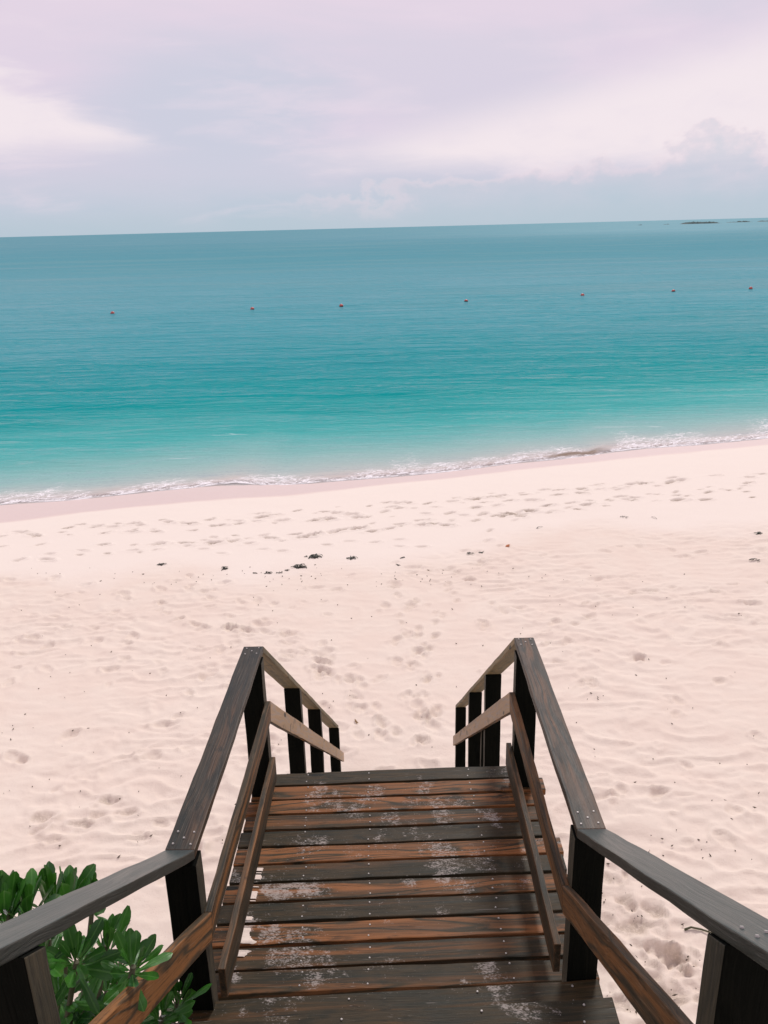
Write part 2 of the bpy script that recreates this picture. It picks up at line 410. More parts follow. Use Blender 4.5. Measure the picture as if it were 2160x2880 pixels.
    fac = n.math('MULTIPLY', n.sm(fre, .16, .8), n.sm(y, 45, 260, .38, .085))
    dif = n.add('ShaderNodeBsdfDiffuse', {'Color': body2, 'Normal': n.bump(h, n.math('MULTIPLY', n.math('MULTIPLY', bstr, .6), n.sm(off, .5, 6)), .3)})
    glo = n.add('ShaderNodeBsdfGlossy', {'Color': (.86, .96, 1), 'Roughness': n.math('ADD', .12, n.math('MULTIPLY', far, .2)), 'Normal': bp})
    wat = n.add('ShaderNodeMixShader', {0: fac, 1: dif.outputs[0], 2: glo.outputs[0]})
    tr = n.add('ShaderNodeBsdfTransparent', {'Color': (.93, .985, .98)})
    clear = n.math('MULTIPLY', n.sm(off, .5, -.08), .96)
    thin = n.add('ShaderNodeMixShader', {0: n.math('MULTIPLY', fac, 1.0), 1: tr.outputs[0], 2: glo.outputs[0]})
    wat2 = n.add('ShaderNodeMixShader', {0: clear, 1: wat.outputs[0], 2: thin.outputs[0]})
    fo = n.add('ShaderNodeBsdfDiffuse', {'Color': (.86, .845, .84)})
    fin = n.add('ShaderNodeMixShader', {0: foam, 1: wat2.outputs[0], 2: fo.outputs[0]})
    n.l.new(fin.outputs[0], n.out.inputs[0])
    return mt
def build_sea():
    ny, nx = 460, 420
    t = np.linspace(0, 1, ny)
    soff = -1.2 + 8 * t + 110 * t ** 2.6                 # metres offshore
    u = np.linspace(-1, 1, nx)
    half = .62 * (soff + 30) + 6
    X = half[:, None] * u[None, :]
    OFF = np.repeat(soff[:, None], nx, 1)
    ramp_ = sst(OFF, 4, 30)
    Y = shore(X) * (1 - ramp_) + (30.2 + .2 * X) * ramp_ + OFF
    off = OFF
    calm = sst(off, .6, 7)
    sw = .035 * fbm(X * .10, Y * .55, 5, 3) + .02 * fbm(X * .3, Y * 1.3, 15, 3)
    # a low spent wave pushing up the sand
    lip = np.exp(-((off - .75 - .25 * fbm(X * .3, 0 * X, 25, 2)) / .32) ** 2) * np.clip(.35 + .5 * fbm(X * .22 + 4, 0 * X, 35, 2) + 1.1 * np.exp(-((X - 6.9) / 1.6) ** 2), 0, 1.3)
    Z = SEA + .012 + calm * sw + .04 * lip + .004 * fbm(X * 2, Y * 3, 45, 2)
    V = np.stack([X, Y, Z], -1)
    far = []
    y0 = Y[-1].copy(); x0 = X[-1].copy()
    for k in range(1, 26):
        f = 1.32 ** k
        yk = 30 + (y0 - 30) * f; xk = x0 * f * (1 + .02 * k)
        far.append(np.stack([xk, yk, np.full(nx, SEA)], -1))
    # level the last fine row into the far sheet
    fade = sst(t, 1, .8)[:, None]; V[..., 2] = (V[..., 2] - SEA) * fade + SEA
    V = np.concatenate([V, np.array(far)], 0)
    offall = np.concatenate([off, np.array([np.maximum(f_[:, 1] - 30 - .0 * f_[:, 0], 110) for f_ in far])], 0)
    me = grid_mesh('sea', V); fattr(me, 'off', offall)
    tag(link('sea', me, sea_material()), kind='structure')
    # the sides of the bay, out of the picture
build_sea()

# ------------------------------------------------------------------ wood
def wood_material(name, dark, brown, orange, grey, warm, rough=.5, dust=0.0, wet=.0, spots=None, contrast=1.0, edge=0.0):
    mt, n = material(name)
    tc = n.add('ShaderNodeTexCoord').outputs['Object']
    pos = n.add('ShaderNodeNewGeometry').outputs['Position']
    rnd = n.add('ShaderNodeObjectInfo').outputs['Random']
    wv = n.math('ADD', n.attr('warm', 'OBJECT'), warm)
    off = n.comb(n.math('MULTIPLY', rnd, 37.0), n.math('MULTIPLY', rnd, 91.0), n.math('MULTIPLY', rnd, 53.0))
    v = n.add('ShaderNodeVectorMath', {0: tc, 1: off}, operation='ADD').outputs[0]
    lx, ly, lz = n.xyz(tc)[:]
    # slow swing of the grain, then rings cut along the board
    sw = n.noise(n.mapv(v, (1.1, 3, 3)), 1.0, 2, .5)
    g = n.add('ShaderNodeVectorMath', {0: v, 1: n.comb(0.0, n.math('MULTIPLY', sw, .12), n.math('MULTIPLY', sw, .12))}, operation='ADD').outputs[0]
    fine = n.noise(n.mapv(g, (3.5, 150, 150)), 1.0, 4, .6)
    mid = n.noise(n.mapv(g, (1.2, 38, 38)), 1.0, 4, .55, .3)
    rings = n.math('ABSOLUTE', n.math('SINE', n.math('MULTIPLY', n.noise(n.mapv(g, (.8, 9, 9)), 1.0, 2, .4), 24.0)))
    blotch = n.noise(n.mapv(v, (.28, 12, 12), (3, 1, 2)), 1.0, 4, .55, .25)
    stain = n.noise(n.mapv(v, (3.2, 9, 9), (9, 4, 7)), 1.0, 4, .6, .4)
    # worn warm heart of the board showing through the dark weathered skin
    heart = n.math('ADD', n.math('MULTIPLY', n.math('SUBTRACT', blotch, .5), 2.4), n.math('MULTIPLY', n.math('SUBTRACT', mid, .5), .4))
    wm = n.sm(n.math('ADD', heart, n.math('MULTIPLY', n.math('SUBTRACT', wv, .5), 1.4)), -.25, .5)
    col = n.mix(n.sm(n.math('ADD', n.math('MULTIPLY', mid, .5), n.math('MULTIPLY', stain, .5)), .34, .66), dark, brown)
    col = n.mix(wm, col, n.mix(n.sm(rings, .1, .8), brown, orange))
    col = n.mix(n.math('MULTIPLY', n.sm(rings, .35, .0), .16 * contrast), col, tuple(c * .5 for c in dark))
    col = n.mix(n.math('MULTIPLY', n.sm(fine, .5, .3), .6 * contrast), col, tuple(c * .4 for c in dark))
    col = n.mix(n.math('MULTIPLY', n.sm(stain, .57, .68), .8), col, tuple(c * .8 for c in dark))
    col = n.mix(n.math('MULTIPLY', n.sm(fine, .58, .74), .5), col, grey)
    # knots
    vo = n.add('ShaderNodeTexVoronoi', {'Vector': n.mapv(v, (1.6, 6, 6)), 'Scale': 1.0}, feature='F1').outputs['Distance']
    col = n.mix(n.sm(vo, .12, .07), col, tuple(c * .5 for c in dark))
    if edge:                                   # rubbed arrises
        bv = n.add('ShaderNodeBevel', {'Radius': .012}, samples=4).outputs[0]
        gn = n.add('ShaderNodeNewGeometry').outputs['True Normal']
        dt = n.add('ShaderNodeVectorMath', {0: bv, 1: gn}, operation='DOT_PRODUCT').outputs['Value']
        em = n.math('MULTIPLY', n.sm(n.math('ADD', n.math('SUBTRACT', 1.0, dt), n.math('MULTIPLY', n.math('SUBTRACT', stain, .5), .25)), .02, .16), edge)
        col = n.mix(n.math('MULTIPLY', em, .6), col, tuple(min(c * 1.1, 1) for c in orange))
    hgt = n.math('ADD', n.math('MULTIPLY', fine, .8), n.math('MULTIPLY', mid, .5))
    rg = n.math('ADD', rough, n.math('MULTIPLY', n.math('SUBTRACT', mid, .5), .3))
    if dust:
        px, py, pz = n.xyz(pos)[:]
        d1 = n.noise(pos, 3.1, 3, .55, .4); d2 = n.noise(n.mapv(pos, (.5, 1, 1)), 52, 5, .7, .3); d4 = n.noise(n.mapv(pos, (.6, 1, 1)), 150, 3, .6, .2)
        patch = n.math('MULTIPLY', n.sm(d1, .48, .68), .62)
        for (ex, ey, er, ea, es) in (spots or []):
            ddx = n.math('SUBTRACT', px, ex); ddy = n.math('SUBTRACT', py, ey)
            ca, sa = math.cos(ea), math.sin(ea)
            aa = n.math('ADD', n.math('MULTIPLY', ddx, ca), n.math('MULTIPLY', ddy, sa))
            bb = n.math('SUBTRACT', n.math('MULTIPLY', ddy, ca), n.math('MULTIPLY', ddx, sa))
            rr = n.math('SQRT', n.math('ADD', n.math('POWER', n.math('ABSOLUTE', n.math('DIVIDE', aa, er)), 2.0), n.math('POWER', n.math('ABSOLUTE', n.math('DIVIDE', bb, er * 1.45)), 2.0)))
            patch = n.math('MAXIMUM', patch, n.math('MULTIPLY', n.sm(n.math('ADD', rr, n.math('MULTIPLY', n.math('SUBTRACT', n.noise(pos, 17, 3, .6), .5), 1.6)), 1.25, .2), es))
        nz = n.xyz(n.add('ShaderNodeNewGeometry').outputs['Normal'])[2]
        gr = n.sm(n.math('ADD', n.math('MULTIPLY', patch, .36), n.math('SUBTRACT', n.math('MULTIPLY', n.math('ADD', d2, d4), .5), .5)), .17, .33)
        dm = n.math('MULTIPLY', n.math('MULTIPLY', gr, n.sm(nz, .5, .9)), dust)
        speck = n.math('MULTIPLY', n.sm(n.noise(pos, 120, 2, .5), .70, .76), n.math('MULTIPLY', n.sm(d1, .35, .6), .5))
        dm = n.math('MAXIMUM', dm, n.math('MULTIPLY', speck, n.sm(nz, .5, .9)))
        scr = n.math('MULTIPLY', n.sm(n.noise(n.mapv(g, (2.2, 210, 210), (5, 5, 5)), 1.0, 2, .5), .70, .78), .45)
        dm = n.math('MAXIMUM', dm, n.math('MULTIPLY', scr, n.sm(nz, .5, .9)))
        col = n.mix(dm, col, (.52, .475, .43))
        rg = n.math('ADD', rg, n.math('MULTIPLY', dm, .3))
    b = n.add('ShaderNodeBsdfPrincipled', {'Base Color': col, 'Roughness': rg, 'Normal': n.bump(hgt, .55, .004)})
    b.inputs['Specular IOR Level'].default_value = .32 + wet
    n.l.new(b.outputs[0], n.out.inputs[0])
    return mt

SR, SP = -.0093, -.0405                     # the landing has settled a little
def flo(x, y): return SR * x + SP * (y - 4.0)
def floor_hit(u, v):
    p = onZ(u, v, 0)
    for _ in range(6): p = onZ(u, v, flo(p[0], p[1]))
    return p
SPOTS = []
for (u_, v_, r_, a_, s_) in [(905, 2215, .05, 0, .9), (870, 2250, .05, .3, .8), (940, 2230, .035, 0, 1.0), (1000, 2282, .06, .2, .8), (1060, 2235, .07, 0, .8), (1170, 2255, .06, 1.2, .7),
        (1230, 2270, .07, .6, .9), (1290, 2258, .06, 1.2, .8), (1385, 2300, .055, .3, 1.0), (1250, 2300, .06, 0, .8), (1100, 2300, .07, 0, .8), (1160, 2330, .06, 0, .7), (1000, 2390, .07, .5, .6),
        (1240, 2390, .09, .8, .9), (1265, 2440, .06, .6, .9), (1350, 2420, .07, .3, .8), (1250, 2475, .05, .2, 1.0), (1310, 2500, .06, .2, .8), (780, 2505, .08, 1.4, 1.1), (860, 2500, .07, 1.4, 1.1), (1150, 2480, .04, 0, .9),
        (755, 2620, .06, .2, 1.0), (770, 2690, .05, .1, .85), (880, 2755, .045, .2, .9), (1372, 2725, .05, .15, 1.0), (1315, 2790, .05, .1, .9), (1390, 2860, .05, .1, .95), (840, 2860, .05, .3, .9), (1240, 2565, .04, 0, .8), (690, 2600, .05, 0, 1.2), (655, 2740, .035, 0, 1.1)]:
    p_ = floor_hit(u_, v_); SPOTS.append((float(p_[0]), float(p_[1]), r_ * 1.6, a_, s_ * .72))
DK = (.017, .019, .0115); BR = (.056, .038, .017); OR = (.25, .10, .032); GY = (.115, .10, .085)
W_DECK = wood_material('deck_wood', DK, BR, OR, (.11, .095, .065), 0.0, .52, dust=.58, wet=-.17, spots=SPOTS)
W_CAP = wood_material('handrail_wood', (.009, .015, .012), (.042, .035, .023), (.125, .064, .031), (.15, .115, .08), .2, .47, wet=-.08, contrast=1.25, edge=.8)
W_CAP2 = wood_material('damp_handrail_wood', (.019, .031, .028), (.040, .048, .041), (.07, .06, .04), (.13, .135, .12), -.1, .36, wet=.3, contrast=1.1, edge=.6)
W_RAIL = wood_material('rail_wood', (.020, .022, .015), (.085, .058, .031), (.27, .12, .040), (.27, .195, .13), .1, .58, wet=-.12, edge=.5)
W_POST = wood_material('post_wood', (.0035, .0045, .0035), (.007, .0075, .0055), (.014, .012, .007), (.012, .012, .009), -.3, .8, wet=-.28)  # dark stain, with the shade on the post faces put into the colour
W_SIDE_LIT = wood_material('lit_post_side_wood', (.028, .028, .018), (.075, .062, .036), (.12, .09, .045), (.13, .11, .075), .1, .65)  # inner faces: less weathered wood plus light painted into the colour
W_TAN_LIT = wood_material('bounce_lit_rail_wood', (.17, .13, .09), (.42, .32, .235), (.46, .31, .18), (.46, .37, .29), .45, .6, contrast=.2)  # unweathered tan wood, brightened by sand bounce light put into the colour
W_KHAKI_LIT = wood_material('bounce_lit_cap_wood', (.08, .068, .036), (.20, .165, .09), (.28, .20, .10), (.25, .215, .15), .25, .65, contrast=.35)  # lower cap underside and edges, light bounced off the sand painted in

mtm, nn = material('galvanised_nail')
b_ = nn.add('ShaderNodeBsdfPrincipled', {'Base Color': (.40, .38, .35), 'Metallic': .3, 'Roughness': .55}); nn.l.new(b_.outputs[0], nn.out.inputs[0])
NAIL_M = mtm

stair = empty('beach_stairway', (0, 6.9, float(ground_base(0, 6.9))))
tag(stair, 'dark weathered wooden stairway with a landing and handrails leading down onto the sand', 'stairway')

def hexa(name, c, mats, parent=stair, bevel=.005, warm=0.0, pick=None, wob=0.0):
    """solid board from 8 world corners: c[0:4] ring at one end, c[4:8] ring at the other"""
    c = np.array(c, float); o = c.mean(0)
    ax = c[4:].mean(0) - c[:4].mean(0); ax /= np.linalg.norm(ax)
    ay = c[1] - c[0]; ay -= ax * (ay @ ax); ay /= np.linalg.norm(ay); az_ = np.cross(ax, ay)
    B = np.stack([ax, ay, az_], 1); L = (c - o) @ B
    bm = bmesh.new(); vsb = [bm.verts.new(p) for p in L]
    for f in ((3, 2, 1, 0), (4, 5, 6, 7), (0, 1, 5, 4), (1, 2, 6, 5), (2, 3, 7, 6), (3, 0, 4, 7)): bm.faces.new([vsb[i] for i in f])
    bmesh.ops.recalc_face_normals(bm, faces=bm.faces)
    if bevel: bmesh.ops.bevel(bm, geom=list(bm.edges), offset=bevel, segments=2, profile=.6, affect='EDGES', clamp_overlap=True)
    ln = L[4:, 0].mean() - L[:4, 0].mean()
    if ln > .6:
        ncut = min(int(ln / .12), 26); ph = [random.uniform(0, 6.28) for _ in range(6)]
        for k in range(1, ncut):
            xx = -ln / 2 + ln * k / ncut + random.uniform(-.02, .02)
            bmesh.ops.bisect_plane(bm, geom=list(bm.verts) + list(bm.edges) + list(bm.faces), plane_co=(xx, 0, 0), plane_no=(1, 0, 0), dist=1e-5)
        w_ = .0016 if wob == 0 else wob
        for v_ in bm.verts:
            x_ = v_.co.x; en = min(1.0, (ln / 2 - abs(x_)) / .12); en = max(en, 0.0)
            v_.co.y += en * w_ * (math.sin(x_ * 3.1 + ph[0]) + .6 * math.sin(x_ * 11 + ph[1]) + .5 * math.sin(x_ * 27 + ph[2] + v_.co.z * 40) + random.uniform(-.35, .35))
            v_.co.z += en * w_ * (.8 * math.sin(x_ * 2.6 + ph[3]) + .4 * math.sin(x_ * 13 + ph[4] + v_.co.y * 30) + random.uniform(-.25, .25))
    me = bpy.data.meshes.new(name)
    mats = mats if isinstance(mats, (list, tuple)) else [mats]
    for mm in mats: me.materials.append(mm)
    if pick:
        bm.normal_update()
        Bm = Matrix([[B[r][cc] for cc in range(3)] for r in range(3)])
        for f in bm.faces: f.material_index = pick(Bm @ f.normal)
    bm.to_mesh(me); bm.free()
    mw = Matrix.Identity(4)
    for i in range(3):
        mw[i][0], mw[i][1], mw[i][2], mw[i][3] = B[i][0], B[i][1], B[i][2], o[i]
    ob = bpy.data.objects.new(name, me); COL.objects.link(ob)
    ob.matrix_world = mw
    if parent is not None:
        ob.parent = parent; ob.matrix_parent_inverse = PINV.get(parent.name) or PINV.setdefault(parent.name, parent.matrix_world.inverted())
    ob['warm'] = float(warm)
    return ob
PINV = {}
bpy.context.view_layer.update()

def nail_mesh():
    bm = bmesh.new(); R_ = .0052
    bmesh.ops.create_cone(bm, cap_ends=True, segments=10, radius1=R_, radius2=R_ * .75, depth=.004)
    me = bpy.data.meshes.new('nail'); bm.to_mesh(me); bm.free(); me.materials.append(NAIL_M); return me
NAIL = nail_mesh()
def nail(parent, p, nrm=(0, 0, 1), s=1.0):
    o = bpy.data.objects.new('nail', NAIL); COL.objects.link(o)
    q = Vector(nrm).to_track_quat('Z', 'Y')
    mw = Matrix.Translation(Vector(p)) @ q.to_matrix().to_4x4() @ Matrix.Scale(s, 4)
    o.parent = parent; o.matrix_parent_inverse = parent.matrix_world.inverted(); o.matrix_world = mw
    return o

# --- landing deck boards (12, slightly skewed to the rails)
SK = -.0481
BY = [4.7158 - .146 * i for i in range(13)]
WARM = [.2, .62, .72, .6, .22, .75, .38, .66, .3, .7, .5, .34]
def skew(x, y): return y - SK * (x - .7687)
for i in range(12):
    yf, yn = BY[i] - .005, BY[i + 1] + .0125
    xl, xr = -.895 + random.uniform(-.012, .008), .955 + random.uniform(-.014, .014)
    dz = random.uniform(-.0015, .0015); th = .045
    c = []
    for x in (xl, xr):
        for (y, t) in ((yn, 0), (yf, 0), (yf, -th), (yn, -th)):
            yy = skew(x, y) + random.uniform(-.001, .001); c.append((x, yy, flo(x, yy) + t + dz))
    bd = hexa('deck_board', c, W_DECK, warm=WARM[i], bevel=.006, wob=.002)
    bpy.context.view_layer.update()
    for X_ in (-.56 + .012 * i, -.155 + .004 * i, .49 + .006 * i):
        for k in (.22, .8):
            xx = X_ + random.uniform(-.008, .008); yy = skew(xx, yn + (yf - yn) * (k + random.uniform(-.06, .06)))
            nail(bd, (xx, yy, flo(xx, yy) + dz + .0022))

# --- treads
def step(z, yfar, xl, xr, n=2, warm=(.3, .3), nails=True, yaw=0.0, mat=W_DECK):
    for k in range(n):
        yf = yfar - k * .147; yn = yf - .14
        c = []
        for x in (xl, xr):
            for (y, t) in ((yn, 0), (yf, 0), (yf, -.036), (yn, -.036)):
                c.append((x, y + yaw * x, z + t))
        tb = hexa('stair_tread', c, mat, warm=warm[k % len(warm)])
        if nails:
            bpy.context.view_layer.update()
            for X_ in (xl + .13, -.19, .36, xr - .13):
                for f in (.25, .78):
                    xx = X_ + random.uniform(-.01, .01); nail(tb, (xx, yn + (yf - yn) * f + yaw * xx, z + .003))
up_steps = [(.235, 2.755, -.90, .90), (.425, 2.50, -.885, .885)] + [(.425 + .188 * k, 2.50 - .277 * k, -.885, .885) for k in range(1, 13)]
for i, (z, y, a_, b__) in enumerate(up_steps):
    step(z, y, a_, b__, 2, ((.42, .3), (.12, .3), (.3, .3))[min(i, 2)], nails=i < 3, yaw=.055)
# lower flight
for k in range(17):
    z = -.19 - .19 * k; y = 4.985 + .258 * k
    step(z - .012, y - .095, -.74, .74, 2, (.4, .3), nails=False)
# stringers
for sx in (-.80, -.0, .80):
    hexa('stringer', [(sx - .02, 4.62, -.29), (sx + .02, 4.62, -.29), (sx + .02, 4.62, -.05), (sx - .02, 4.62, -.05),
                      (sx - .02, 9.4, -3.81), (sx + .02, 9.4, -3.81), (sx + .02, 9.4, -3.57), (sx - .02, 9.4, -3.57)], W_POST)
    hexa('stringer', [(sx - .02, 2.75, -.15), (sx + .02, 2.75, -.15), (sx + .02, 2.75, .09), (sx - .02, 2.75, .09),
                      (sx - .02, -.85, 2.3), (sx + .02, -.85, 2.3), (sx + .02, -.85, 2.54), (sx - .02, -.85, 2.54)], W_POST)
    hexa('joist', [(sx - .02 * 1, 2.93, -.17), (sx + .02, 2.93, -.17), (sx + .02, 2.93, -.005), (sx - .02, 2.93, -.005),
                   (sx - .02, 4.60, -.25), (sx + .02, 4.60, -.25), (sx + .02, 4.60, -.085), (sx - .02, 4.60, -.085)], W_POST)

# --- rails follow a bent line in the YZ plane: mitred boards
def bent(pts, th):
    pts = [np.array(p, float) for p in pts]; low = []
    for i, p in enumerate(pts):
        ds = []
        if i > 0: ds.append((pts[i] - pts[i - 1]) / np.linalg.norm(pts[i] - pts[i - 1]))
        if i < len(pts) - 1: ds.append((pts[i + 1] - pts[i]) / np.linalg.norm(pts[i + 1] - pts[i]))
        ns = [np.array([d[1], -d[0]]) for d in ds]                 # pointing down
        ns = [n_ if n_[1] < 0 else -n_ for n_ in ns]
        nb = sum(ns); nb /= np.linalg.norm(nb); low.append(p + nb * th / (nb @ ns[0]))
    return pts, low
A_, WCAP, XP, TH = .7687, .1201, .7606, .0324
rails = {
    1: dict(cap=[(-.9, 3.39), (2.816, flo(.8, 2.816) + .9798), (4.636, flo(.8, 4.636) + .9798), (9.46, -2.53)],
            mid=[(-.9, 3.00), (2.842, flo(.74, 2.842) + .671), (4.505, flo(.74, 4.505) + .671), (9.32, -2.896)],
            kick=((2.93, 4.58)), posts=[1.432, 2.803, 4.47, 6.05, 7.46, 9.27]),
    -1: dict(cap=[(-.9, 3.50), (2.705, flo(-.8, 2.705) + .9798), (4.548, flo(-.8, 4.548) + .9798), (9.54, -2.853)],
             mid=[(-.9, 3.08), (2.70, flo(-.74, 2.70) + .671), (4.42, flo(-.74, 4.42) + .671), (9.70, -3.384)],
             kick=((2.80, 4.44)), posts=[1.388, 2.668, 4.39, 5.98, 7.40, 9.44]),
}
def zat(pts, y):
    ys = [p[0] for p in pts]; return float(np.interp(y, ys, [p[1] for p in pts]))
for s, r in rails.items():
    topw, loww = bent(r['cap'], .036)
    x0, x1 = s * A_, s * (A_ + WCAP)
    for k in range(3):
        (ya, za), (yb, zb) = topw[k], topw[k + 1]; (yc, zc), (yd, zd) = loww[k], loww[k + 1]
        g = .0008
        c = [(x0, ya + g, za), (x1, ya + g, za), (x1, yc + g, zc), (x0, yc + g, zc), (x0, yb - g, zb), (x1, yb - g, zb), (x1, yd - g, zd), (x0, yd - g, zd)]
        und = k == 2
        cp = hexa('handrail_cap', c, [W_CAP, W_KHAKI_LIT] if und else ([W_CAP2] if k == 0 else [W_CAP]), bevel=.004, warm=(.05, .3, .3)[k],
                  pick=(lambda nn_: 1 if (nn_.z < -.2 or abs(nn_.x) > .6) else 0) if und else None)
        bpy.context.view_layer.update()
        dv = Vector((0, yb - ya, zb - za)).normalized(); up_ = Vector((1, 0, 0)).cross(dv); up_ = up_ if up_.z > 0 else -up_
        if k < 2:
            L_ = math.hypot(yb - ya, zb - za)
            ends = [(L_ - .03, 1)] if k == 0 else [(.03, 1), (L_ - .025, -1)]
            if k == 0: ends = [(L_ - (2.816 - 1.432) * 1.2 + .02, 1)]
            for base_, sg in ends:
                for (du, fx) in ((0, .2), (0.005, .8), (.04, .5), (.075, .22), (.08, .78)):
                    tt = base_ + (du if k == 1 and sg > 0 else -du)
                    nail(cp, Vector((x0 + (x1 - x0) * fx, ya, za)) + dv * tt + up_ * .0028, up_, 1.0)
    topm, lowm = bent(r['mid'], .118)
    xi, xo = s * (XP - TH), s * (XP - .0006)
    for k in range(3):
        (ya, za), (yb, zb) = topm[k], topm[k + 1]; (yc, zc), (yd, zd) = lowm[k], lowm[k + 1]
        g = .0008
        c = [(xi, ya + g, za), (xo, ya + g, za), (xo, yc + g, zc), (xi, yc + g, zc), (xi, yb - g, zb), (xo, yb - g, zb), (xo, yd - g, zd), (xi, yd - g, zd)]
        if k == 2:      # square plumb cut at the lower end
            c[6] = (xo, yb - g, zb - .118 * 1.24); c[7] = (xi, yb - g, zb - .118 * 1.24)
        hexa('middle_rail', c, [W_RAIL, W_TAN_LIT] if k == 2 else W_RAIL, warm=(.55, .42, .4)[k], bevel=.004,
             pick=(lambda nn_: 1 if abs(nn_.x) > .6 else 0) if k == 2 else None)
    ka, kb = r['kick']
    c = []
    for y in (ka, kb):
        for (x, z) in ((xi, .262), (xo, .262), (xo, .10), (xi, .10)): c.append((x, y, flo(x, y) + z))
    hexa('kick_rail', c, W_RAIL, warm=.28, bevel=.004)
    # posts: dark weathered wood deepened by painted shade, inner sides paler with painted light
    for j, y in enumerate(r['posts']):
        xa, xb = s * XP, s * (XP + .130); dpt = .092
        capz = lambda yy: zat(r['cap'], yy) - (.0375 * (1.0 if 2.82 < yy < 4.5 else 1.24))
        zb_ = float(ground_base((xa + xb) / 2, y)) - .35
        y2 = y + dpt
        z1 = min(capz(y), capz(y2)) if j in (1, 2) else None
        c = [(xa, y, zb_), (xb, y, zb_), (xb, y2, zb_), (xa, y2, zb_),
             (xa, y, z1 or capz(y)), (xb, y, z1 or capz(y)), (xb, y2, z1 or capz(y2)), (xa, y2, z1 or capz(y2))]
        hexa('post', c, [W_POST, W_SIDE_LIT], bevel=.004, warm=.1, pick=lambda nn_, s=s: 1 if nn_.x * s < -.6 else 0)
# raking braces behind the lower posts
for s, (ya, za), (yb, zb) in ((1, (6.62, -.98), (6.80, -3.3)), (-1, (6.75, -1.55), (6.45, -3.3))):
    x0, x1 = s * .80, s * .845
    hexa('brace', [(x0, ya, za), (x1, ya, za), (x1, ya + .09, za - .07), (x0, ya + .09, za - .07), (x0, yb, zb), (x1, yb, zb), (x1, yb + .09, zb), (x0, yb + .09, zb)], [W_POST, W_SIDE_LIT], warm=.1,
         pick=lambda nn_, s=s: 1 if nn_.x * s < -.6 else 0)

# drift of white sand caught along the left kick rail
def sand_drift():
    bm = bmesh.new(); prev = None; x_in = -XP + TH + .001
    ys = np.arange(2.84, 4.25, .006)
    wn = np.clip(fbm(ys * 9, ys * 0, 8, 4, .65) * .02 + .001, 0, 1) * (1.1 - .5 * (ys - 2.84)) + .05 * np.exp(-((ys - 3.19) / .045) ** 2) * (1 + .5 * fbm(ys * 40, 0 * ys, 18, 2)) + .014 * np.exp(-((ys - 3.5) / .05) ** 2)
    gaps = [BY[i] for i in range(13)]
    for y, w_ in zip(ys, wn):
        w_ *= .35 + .65 * float(vnoise(np.array([y * 6.0]), np.array([2.0]), 77)[0] > -.1); w_ *= random.uniform(.7, 1.1)
        if w_ < .004 or any(-.022 < y - skew(x_in, g_) < .012 for g_ in gaps): prev = None; continue
        hh = min(.004 + w_ * .12, .011)
        cur = [bm.verts.new((x_in - .03, y, flo(x_in, y) + hh)), bm.verts.new((x_in + w_ * .5, y, flo(x_in, y) + hh * .8)), bm.verts.new((x_in + w_, y + random.uniform(-.002, .002), flo(x_in, y) + .0005))]
        if prev:
            for k in range(2): bm.faces.new((prev[k], prev[k + 1], cur[k + 1], cur[k])).smooth = True
        prev = cur
    bmesh.ops.recalc_face_normals(bm, faces=bm.faces)
    me = bpy.data.meshes.new('sand_drift'); bm.to_mesh(me); bm.free()
    o = link('sand_drift', me, SAND); tag(o, 'thin drift of white sand along the foot of one kick rail on the landing', 'sand', kind='stuff')
sand_drift()

# ------------------------------------------------------------------ shrub
def leaf_material():
    mt, n = material('fleshy_leaf')
    tc = n.add('ShaderNodeTexCoord').outputs['Object']; rnd = n.add('ShaderNodeObjectInfo').outputs['Random']
    lx, ly, lz = n.xyz(tc)[:]
    rib = n.sm(n.math('ABSOLUTE', ly), .0035, .0008)
    vein = n.noise(n.mapv(tc, (60, 60, 60)), 1.0, 3, .5)
    c = n.mix(n.math('POWER', rnd, 1.5), (.006, .052, .007), (.05, .20, .018))
    c = n.mix(n.math('MULTIPLY', n.sm(n.noise(n.mapv(tc, (30, 30, 30), (7, 1, 3)), 1.0, 4, .6), .62, .72), .5), c, (.10, .13, .03))
    c = n.mix(n.math('MULTIPLY', n.sm(vein, .4, .7), .4), c, (.02, .10, .015))
    c = n.mix(n.math('MULTIPLY', rib, .45), c, (.11, .27, .06))
    c = n.mix(n.math('MULTIPLY', n.sm(lx, .02, -.002), .6), c, (.12, .24, .06))
    b = n.add('ShaderNodeBsdfPrincipled', {'Base Color': c, 'Roughness': .38, 'Normal': n.bump(n.math('ADD', vein, n.math('MULTIPLY', rib, -2.0)), .3, .002)})
    b.inputs['Specular IOR Level'].default_value = .4
    t = n.add('ShaderNodeBsdfTranslucent', {'Color': (.07, .26, .02)})
    mx = n.add('ShaderNodeMixShader', {0: .16, 1: b.outputs[0], 2: t.outputs[0]})
    n.l.new(mx.outputs[0], n.out.inputs[0]); return mt
LEAF_M = leaf_material()
def stem_material():
    mt, n = material('green_stem')
    tc = n.add('ShaderNodeTexCoord').outputs['Object']
    c = n.mix(n.noise(tc, 20, 3), (.05, .07, .02), (.09, .07, .04))
    b = n.add('ShaderNodeBsdfPrincipled', {'Base Color': c, 'Roughness': .7}); n.l.new(b.outputs[0], n.out.inputs[0]); return mt
STEM_M = stem_material()
